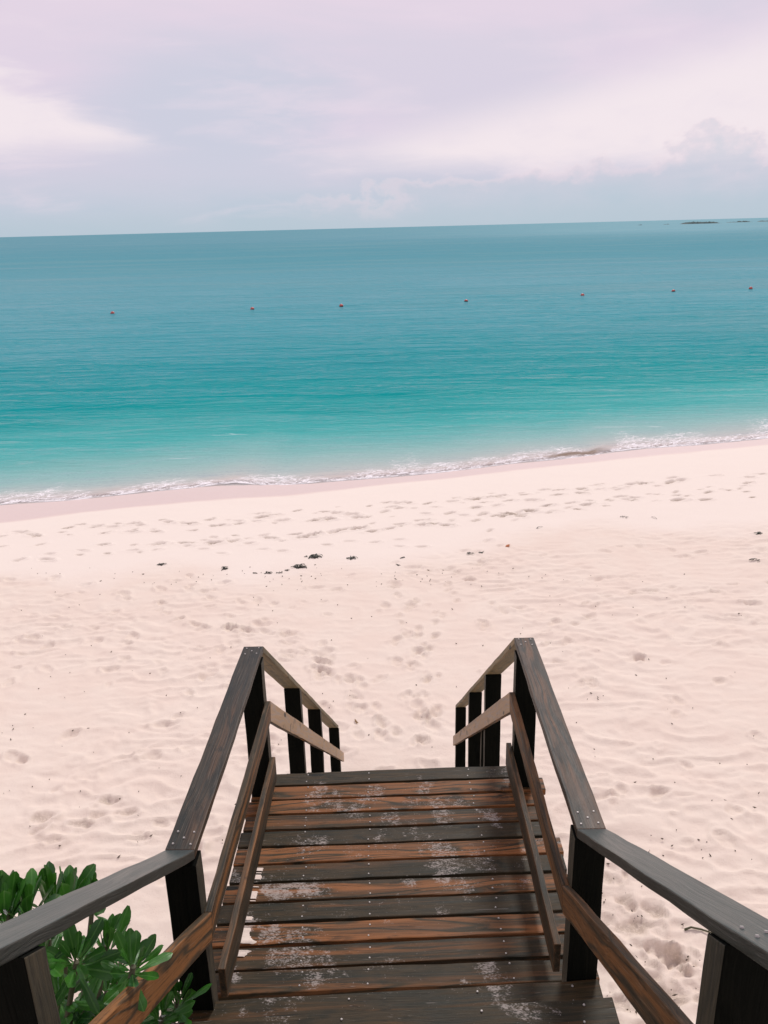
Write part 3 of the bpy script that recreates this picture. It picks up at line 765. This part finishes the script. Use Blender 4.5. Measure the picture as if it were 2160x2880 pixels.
def leaf_mesh(seed):
    r = random.Random(seed); nu, nv = 10, 4
    L = .135 * r.uniform(.85, 1.1); Wd = .0185 * r.uniform(.85, 1.15)
    curl = r.uniform(-.25, .55); cup = r.uniform(-.35, .45); tw = r.uniform(-.3, .3)
    bm = bmesh.new(); g = []
    for i in range(nu + 1):
        t = i / nu
        wd = Wd * (.16 + .84 * math.sin(math.pi * min(t, .76) / .76 * .5) ** 1.4) * (1 if t < .76 else math.sqrt(max(1 - ((t - .76) / .246) ** 2, .05)))
        ang = curl * t ** 1.6; row = []
        for j in range(nv + 1):
            q = j / nv * 2 - 1
            z = L * t * math.sin(-ang) * .6 + cup * wd * q * q * (1 - .2 * t) + math.sin(t * 9 + q * 2 + seed) * .0018
            y = wd * q * (1 + .08 * math.sin(t * 17 + seed)); a2 = tw * t
            row.append(bm.verts.new((L * t * math.cos(ang * .7), y * math.cos(a2) - z * math.sin(a2) * .3, z + y * math.sin(a2))))
        g.append(row)
    for i in range(nu):
        for j in range(nv): bm.faces.new((g[i][j], g[i + 1][j], g[i + 1][j + 1], g[i][j + 1])).smooth = True
    me = bpy.data.meshes.new('leaf'); bm.to_mesh(me); bm.free(); me.materials.append(LEAF_M); return me
LEAVES = [leaf_mesh(k) for k in range(9)]
def tube(name, pts, r0, r1, mat, parent, seg=7):
    bm = bmesh.new(); rings = []; pts = [Vector(p) for p in pts]
    for i, p in enumerate(pts):
        d = (pts[min(i + 1, len(pts) - 1)] - pts[max(i - 1, 0)]).normalized(); q = d.to_track_quat('Z', 'Y')
        rr = r0 + (r1 - r0) * i / (len(pts) - 1)
        rings.append([bm.verts.new(p + q @ Vector((math.cos(a) * rr, math.sin(a) * rr, 0))) for a in [2 * math.pi * k / seg for k in range(seg)]])
    for a, b in zip(rings, rings[1:]):
        for k in range(seg): bm.faces.new((a[k], a[(k + 1) % seg], b[(k + 1) % seg], b[k])).smooth = True
    bm.faces.new(rings[0][::-1]); bm.faces.new(rings[-1])
    bmesh.ops.recalc_face_normals(bm, faces=bm.faces)
    me = bpy.data.meshes.new(name); bm.to_mesh(me); bm.free()
    return link(name, me, mat, parent)
def flower_mesh():
    bm = bmesh.new()
    for k in range(5):
        a = math.radians(-70 + 35 * k); c, s = math.cos(a), math.sin(a)
        p = [(0, 0, 0), (.006 * c - .002 * s, .006 * s + .002 * c, .003), (.013 * c, .013 * s, .002), (.006 * c + .002 * s, .006 * s - .002 * c, .003)]
        bm.faces.new([bm.verts.new(q) for q in p])
    me = bpy.data.meshes.new('flower'); bm.to_mesh(me); bm.free()
    mt, n = material('white_petal'); b = n.add('ShaderNodeBsdfPrincipled', {'Base Color': (.6, .62, .58), 'Roughness': .6}); n.l.new(b.outputs[0], n.out.inputs[0]); me.materials.append(mt); return me
FLOWER = flower_mesh()
def shrub(label, foot, tips, sz, group=None):
    sb = empty('beach_shrub', foot); tag(sb, label, 'shrub', group)
    F = Vector(foot)
    for tip, lean, nl, up, *ex in tips:
        tsc = ex[0] if ex else 1.0
        T = Vector(tip); d = T - F; r = random.Random(int(tip[0] * 1000 + tip[2] * 77))
        mid = F + d * .5 + Vector((r.uniform(-.08, .08), r.uniform(-.08, .08), -.06))
        ql = [((1 - t) ** 2) * F + 2 * t * (1 - t) * mid + t * t * T - F for t in (0, .2, .4, .6, .8, 1)]
        br = tube('branch', ql, .016, .009, STEM_M, sb)
        ax = Vector(lean).normalized(); q = ax.to_track_quat('Z', 'Y')
        for k in range(nl):
            t = k / (nl - 1)                                 # 0 inner upright .. 1 outer drooping
            a = k * 2.39996 + r.uniform(-.3, .3)
            elev = math.radians(up - (up + 10) * t ** (1.8 if up > 80 else 1.3) + r.uniform(-9, 9))
            base_ = T - F + q @ Vector((math.cos(a) * .012, math.sin(a) * .012, .012 - .075 * t))
            dr = q @ Vector((math.cos(a) * math.cos(elev), math.sin(a) * math.cos(elev), math.sin(elev)))
            nrm = q @ Vector((-math.cos(a) * math.sin(elev), -math.sin(a) * math.sin(elev), math.cos(elev)))
            side = nrm.cross(dr).normalized()
            sc = sz * tsc * (.55 + .5 * min(1, t * 2.2 + .25)) * r.uniform(.85, 1.15)
            M = Matrix.Identity(4)
            for i in range(3): M[i][0], M[i][1], M[i][2], M[i][3] = dr[i] * sc, side[i] * sc, nrm[i] * sc, base_[i]
            lf = bpy.data.objects.new('leaf', LEAVES[r.randrange(9)]); COL.objects.link(lf); lf.parent = br
            lf.matrix_basis = M @ Matrix.Rotation(r.uniform(-.8, .8) if up > 84 else r.uniform(-.35, .35), 4, 'X')
        if r.random() < .5:
            for k in range(2):
                fl = bpy.data.objects.new('flower', FLOWER); COL.objects.link(fl); fl.parent = br
                fl.location = T - F + Vector((r.uniform(-.03, .03), r.uniform(-.03, .03), r.uniform(.0, .03))); fl.rotation_euler = (r.uniform(0, 1), r.uniform(0, 1), r.uniform(0, 6))
    return sb
def tipat(u, v, x): return tuple(float(a) for a in onX(u, v, x))
def fg(x, y): return (x, y, float(ground_base(x, y)) - .05)
tips1 = [(tipat(20, 2568, -1.16), (.1, .3, 1), 15, 88), (tipat(75, 2560, -1.12), (-.1, .2, 1), 16, 88), (tipat(140, 2540, -1.10), (0, .2, 1), 16, 88),
         (tipat(195, 2528, -1.15), (.1, .2, 1), 15, 88), (tipat(262, 2528, -1.12), (.15, .2, 1), 13, 88), (tipat(-40, 2548, -1.25), (0, .2, 1), 14, 84),
         (tipat(50, 2640, -1.3), (0, 0, 1), 14, 70), (tipat(250, 2760, -1.2), (.1, -.1, 1), 15, 70), (tipat(340, 2700, -1.18), (.1, .1, 1), 13, 80), (tipat(200, 2860, -1.15), (0, -.2, 1), 15, 66),
         (tipat(215, 2705, -.98), (.25, -.35, .9), 17, 70), (tipat(300, 2660, -1.02), (.1, .1, 1), 15, 84), (tipat(375, 2718, -.745), (.3, -.2, .9), 18, 74, .8),
         (tipat(110, 2690, -1.08), (-.2, -.2, 1), 14, 72), (tipat(300, 2790, -1.05), (.2, -.3, .9), 15, 66), (tipat(160, 2800, -1.08), (0, -.3, .9), 15, 66)]
tips2 = [(tipat(500, 2810, -.86), (.15, .0, 1), 15, 82), (tipat(455, 2860, -.90), (.3, -.2, 1), 15, 74), (tipat(530, 2890, -.96), (.35, 0, 1), 14, 76),
         (tipat(380, 2870, -1.05), (.1, -.2, 1), 14, 72), (tipat(250, 2900, -1.08), (0, -.2, 1), 14, 70), (tipat(420, 2790, -1.12), (.1, .2, 1), 14, 84), (tipat(330, 2830, -1.2), (.1, 0, 1), 16, 76), (tipat(150, 2880, -1.2), (0, -.1, 1), 16, 72), (tipat(440, 2900, -1.15), (.1, 0, 1), 16, 72), (tipat(300, 2930, -1.2), (0, -.1, 1), 16, 70), (tipat(120, 2760, -1.35), (0, .1, 1), 16, 76), (tipat(230, 2700, -1.4), (0, .2, 1), 16, 80)]
shrub('large green shrub with upright fleshy leaves rising above the handrail of the upper flight', fg(-1.45, 1.75), tips1, .95)
shrub('low green shrub beneath the handrail, crowding the foot of a landing post', fg(-1.3, 2.5), tips2, .92)

# ------------------------------------------------------------------ buoys
def buoy_material():
    mt, n = material('red_buoy')
    tc = n.add('ShaderNodeTexCoord').outputs['Object']; z = n.xyz(tc)[2]
    c = n.mix(n.noise(tc, 9, 3), (.52, .10, .075), (.42, .07, .06))
    c = n.mix(n.sm(n.math('ADD', z, n.math('MULTIPLY', n.noise(tc, 12, 3), .04)), .05, .01), c, (.03, .02, .02))
    b = n.add('ShaderNodeBsdfPrincipled', {'Base Color': c, 'Roughness': .35}); n.l.new(b.outputs[0], n.out.inputs[0]); return mt
def lathe(name, prof, seg, mat, parent=None):
    bm = bmesh.new(); rings = []
    for (r, z) in prof: rings.append([bm.verts.new((r * math.cos(2 * math.pi * k / seg), r * math.sin(2 * math.pi * k / seg), z)) for k in range(seg)])
    for a, b in zip(rings, rings[1:]):
        for k in range(seg): bm.faces.new((a[k], a[(k + 1) % seg], b[(k + 1) % seg], b[k])).smooth = True
    bm.faces.new(rings[0][::-1]); bm.faces.new(rings[-1])
    me = bpy.data.meshes.new(name); bm.to_mesh(me); bm.free(); return link(name, me, mat, parent)
BM = buoy_material()
R_ = .215
ball = [(R_ * math.cos(a) + .001, R_ * math.sin(a)) for a in [math.radians(x) for x in range(-88, 89, 11)]]
bparts = None
BU = [(317, 883, 'last red buoy of the floating line, the farthest from the islets'), (710, 871, 'sixth red buoy of the line counted from the islets'), (960, 862, 'fifth red buoy of the line counted from the islets'),
      (1311, 849, 'fourth red buoy of the line, middle of the seven'), (1638, 832, 'third red buoy of the line counted from the islets'), (1894, 821, 'second red buoy of the line counted from the islets'), (2111, 813, 'first red buoy of the line, the closest to the islets')]
for i, (u, v, lb) in enumerate(BU):
    p = onZ(u, v, SEA)
    e = empty('buoy', (p[0], p[1], SEA + .02)); tag(e, lb, 'buoy', 'red buoys in a line across the water')
    if bparts is None:
        f = lathe('float', ball, 20, BM, e); f.location = (0, 0, .05)
        c = lathe('collar', [(R_ * .99, -.012), (R_ * 1.1, -.012), (R_ * 1.1, .012), (R_ * .99, .012)], 20, BM, e); c.location = (0, 0, .05)
        t = tube('lifting_eye', [(.035 * math.cos(a), 0, .2 + .035 * math.sin(a)) for a in [math.radians(x) for x in range(-20, 201, 22)]], .009, .009, BM, e, 6); t.location = (0, 0, .03)
        bparts = (f, c, t)
    else:
        for o in bparts:
            q = o.copy(); COL.objects.link(q); q.parent = e
    e.rotation_euler = (random.uniform(-.25, .25), random.uniform(-.25, .25), random.uniform(0, 3))

# ------------------------------------------------------------------ islets
def islet_material():
    mt, n = material('islet_rock_scrub')
    pos = n.add('ShaderNodeTexCoord').outputs['Object']; z = n.xyz(pos)[2]
    c = n.mix(n.noise(pos, .12, 5, .6), (.02, .06, .06), (.045, .095, .09))  # bluish aerial haze blended into the rock and scrub colour
    c = n.mix(n.sm(z, 1.2, .3), c, (.10, .12, .11))
    b = n.add('ShaderNodeBsdfPrincipled', {'Base Color': c, 'Roughness': .9}); n.l.new(b.outputs[0], n.out.inputs[0]); return mt
IM = islet_material()
def islet(u0, u1, v, hpx, seed):
    a = onZ(u0, v + .0259 * (1080 - u0) * 0, SEA); v1 = v - .0259 * (u1 - u0); b = onZ(u1, v1, SEA)
    c = (a + b) / 2; L = math.hypot(b[0] - a[0], b[1] - a[1]); D = float(np.linalg.norm(c[:2]))
    H = hpx * D / FPX; W = max(L * .25, 10)
    nx_, ny_ = 140, 24
    gx = np.linspace(-.5, .5, nx_); gy = np.linspace(-.5, .5, ny_); X, Y = np.meshgrid(gx, gy)
    env = np.clip(1 - (2 * np.abs(X)) ** 2.4, 0, 1) ** .6 * np.clip(1 - (2 * np.abs(Y)) ** 2, 0, 1) ** .6
    prof = .55 + .45 * fbm(X * 5 + seed, Y * 0 + seed, seed, 3) + .25 * fbm(X * 26, Y * 7, seed + 3, 3)
    Z = H * env * np.clip(prof, .12, 1.3) - .6
    ang = math.atan2(b[1] - a[1], b[0] - a[0])
    me = grid_mesh('islet', np.stack([X * L, Y * W, Z], -1))
    o = link('islet', me, IM); o.location = (c[0], c[1], SEA); o.rotation_euler = (0, 0, ang); tag(o, kind='structure'); return o
islet(1913, 2046, 630.5, 6.5, 3); islet(2040, 2122, 626.0, 3.6, 9); islet(2128, 2330, 623.5, 7.0, 14); islet(1790, 1808, 633.5, 2.2, 5); islet(1866, 1884, 631.5, 2.4, 7)

# ------------------------------------------------------------------ things on the sand
def weed_material():
    mt, n = material('dried_seaweed')
    tc = n.add('ShaderNodeTexCoord').outputs['Object']
    c = n.mix(n.noise(tc, 14, 3), (.012, .022, .012), (.035, .032, .018))
    b = n.add('ShaderNodeBsdfPrincipled', {'Base Color': c, 'Roughness': .6}); n.l.new(b.outputs[0], n.out.inputs[0]); return mt
WM = weed_material()
def blade(bm, p, d, L, wd, rise, r):
    side = Vector((-d.y, d.x, 0)); prev = None; n_ = 5
    for i in range(n_ + 1):
        t = i / n_; c = p + d * (L * t) + side * math.sin(t * 3 + r.random()) * L * .12 + Vector((0, 0, rise * math.sin(math.pi * t) + .004))
        ww = wd * (1 - .7 * t) * .5
        cur = (bm.verts.new(c + side * ww), bm.verts.new(c - side * ww + Vector((0, 0, ww * r.uniform(0, 1)))))
        if prev: bm.faces.new((prev[0], prev[1], cur[1], cur[0]))
        prev = cur
def seaweed(u, v, size, n_, seed, label):
    r = random.Random(seed); p = hit(u, v); z = p[2]
    bm = bmesh.new()
    for k in range(n_):
        a = r.uniform(0, 2 * math.pi); o = Vector((r.gauss(0, size * .3), r.gauss(0, size * .16), r.uniform(0, size * .12)))
        blade(bm, o, Vector((math.cos(a), math.sin(a), 0)), size * r.uniform(.35, .8), size * r.uniform(.14, .3), size * r.uniform(.02, .16), r)
    for f in bm.faces: f.smooth = True
    me = bpy.data.meshes.new('seaweed_clump'); bm.to_mesh(me); bm.free()
    o = link('seaweed_clump', me, WM); o.location = (p[0], p[1], z + .002)
    sm_ = o.modifiers.new('thick', 'SOLIDIFY'); sm_.thickness = .006
    return tag(o, label, 'seaweed', 'dark seaweed clumps stranded on the sand')
for i, (u, v, s_, n_, lb) in enumerate([
        (453, 1589, .15, 12, 'small black seaweed scrap by itself near the shore footprints, ragged and low'),
        (630, 1600, .17, 14, 'black seaweed tuft with thin strands trailing along the sand'),
        (840, 1596, .23, 20, 'arched dark seaweed clump lying on the edge of the rough sand'),
        (882, 1566, .24, 26, 'largest dark green seaweed mound stranded on smooth sand'),
        (990, 1570, .17, 16, 'dark seaweed clump with a hollow beside the largest mound'),
        (1133, 1569, .09, 8, 'tiny dark seaweed bit beyond the hollow clump'),
        (1120, 1590, .10, 8, 'tiny dark seaweed bit just below another one'),
        (1323, 1557, .14, 8, 'thin dark seaweed curl beside a second curl'),
        (1355, 1556, .12, 10, 'knotted dark seaweed scrap next to a thin curl'),
        (2133, 1502, .19, 10, 'spiky dark seaweed strands lying where the firm sand ends'),
        (2122, 1575, .16, 6, 'long thin dark seaweed strand on rippled sand'),
        (1754, 1455, .13, 6, 'curled dark seaweed strip on the firm sand'),
        (750, 1612, .13, 8, 'flat dark seaweed fragments strewn among fine bits'),
        (715, 1612, .08, 6, 'small flat seaweed fragment among fine bits'),
        (785, 1612, .10, 8, 'brownish seaweed scrap among fine bits below the arched clump'),
        (805, 1605, .11, 5, 'short seaweed strand just below the arched clump')]):
    seaweed(u, v, s_ * .85, n_, 40 + i, lb)
def strip_leaf(name, u, v, L, wd, ang, colr, label, cat):
    p = hit(u, v); bm = bmesh.new(); r = random.Random(u)
    blade(bm, Vector((-L / 2 * math.cos(ang), -L / 2 * math.sin(ang), 0)), Vector((math.cos(ang), math.sin(ang), 0)), L, wd, L * .1, r)
    me = bpy.data.meshes.new(name); bm.to_mesh(me); bm.free()
    mt, n = material(name); b = n.add('ShaderNodeBsdfPrincipled', {'Base Color': n.mix(n.noise(n.add('ShaderNodeTexCoord').outputs['Object'], 25, 3), colr, tuple(c * .6 for c in colr)), 'Roughness': .7}); n.l.new(b.outputs[0], n.out.inputs[0])
    o = link(name, me, mt); o.location = (p[0], p[1], p[2] + .008); sm_ = o.modifiers.new('thick', 'SOLIDIFY'); sm_.thickness = .004
    tag(o, label, cat)
strip_leaf('fallen_leaf', 1431, 1536, .17, .1, 1.2, (.55, .19, .06), 'single orange fallen leaf on the sand', 'leaf')
strip_leaf('fallen_leaf', 1002, 2030, .12, .035, 2.0, (.28, .17, .07), 'brown curled leaf on the sand just beyond the lower handrail', 'leaf')
strip_leaf('twig', 1518, 1485, .22, .03, .7, (.05, .06, .045), 'short dark twig on the firm sand above a scatter of prints', 'twig')
strip_leaf('twig', 1840, 1458, .2, .025, -1.0, (.09, .08, .06), 'thin twig leaning across the firm sand beside the curled seaweed', 'twig')
strip_leaf('twig', 362, 2597, .06, .02, 1.1, (.02, .018, .015), 'black bit of twig on the sand between shrub and landing post', 'twig')
pw = hit(1975, 2625)
tw = empty('twig', (pw[0], pw[1], pw[2] + .01)); tag(tw, 'forked brown driftwood twig on the sand under the upper handrail', 'twig')
tube('stick', [(-.17, .03, .01), (-.1, .05, .02), (0, .02, .02), (.1, -.03, .015), (.2, -.06, .01)], .012, .007, STEM_M, tw)
tube('fork', [(.06, -.01, .02), (.08, .03, .03), (.085, .07, .04)], .007, .004, STEM_M, tw)

def litter():
    bm = bmesh.new(); r = random.Random(5)
    for k in range(380):
        if k < 190: u, v = r.uniform(0, 2160), r.uniform(1620, 2420)
        elif k < 290: u, v = r.uniform(1640, 2000), r.uniform(2350, 2870)
        else: u, v = r.gauss(900, 420), r.gauss(1622, 14)
        if v < 1450: continue
        p = hit(u, v)
        if abs(p[0]) < 1 and p[1] < 10: continue
        a = r.uniform(0, math.pi); L = r.choice((.012, .018, .02, .03, .05)) * r.uniform(.7, 1.3) * (1 + max(0, p[1] - 9) * .05); wd = min(L * r.uniform(.3, .8), .018)
        d = Vector((math.cos(a), math.sin(a), r.uniform(-.1, .3))) * L / 2; s_ = Vector((-math.sin(a), math.cos(a), 0)) * wd / 2; c = Vector((p[0], p[1], p[2] + .012)); z_ = Vector((0, 0, .008))
        q = [bm.verts.new(x) for x in (c - d, c + s_, c + d, c - s_, c + z_, c - z_ * 2)]
        for i in range(4): bm.faces.new((q[i], q[(i + 1) % 4], q[4])); bm.faces.new((q[(i + 1) % 4], q[i], q[5]))
    me = bpy.data.meshes.new('beach_litter'); bm.to_mesh(me); bm.free()
    mt, n = material('plant_crumbs'); b = n.add('ShaderNodeBsdfPrincipled', {'Base Color': n.mix(n.noise(n.add('ShaderNodeTexCoord').outputs['Object'], 3, 2), (.05, .045, .035), (.16, .12, .08)), 'Roughness': .9}); n.l.new(b.outputs[0], n.out.inputs[0])
    tag(link('beach_litter', me, mt), 'scattered dark crumbs of dry plant litter on the loose sand', 'litter', kind='stuff')
litter()
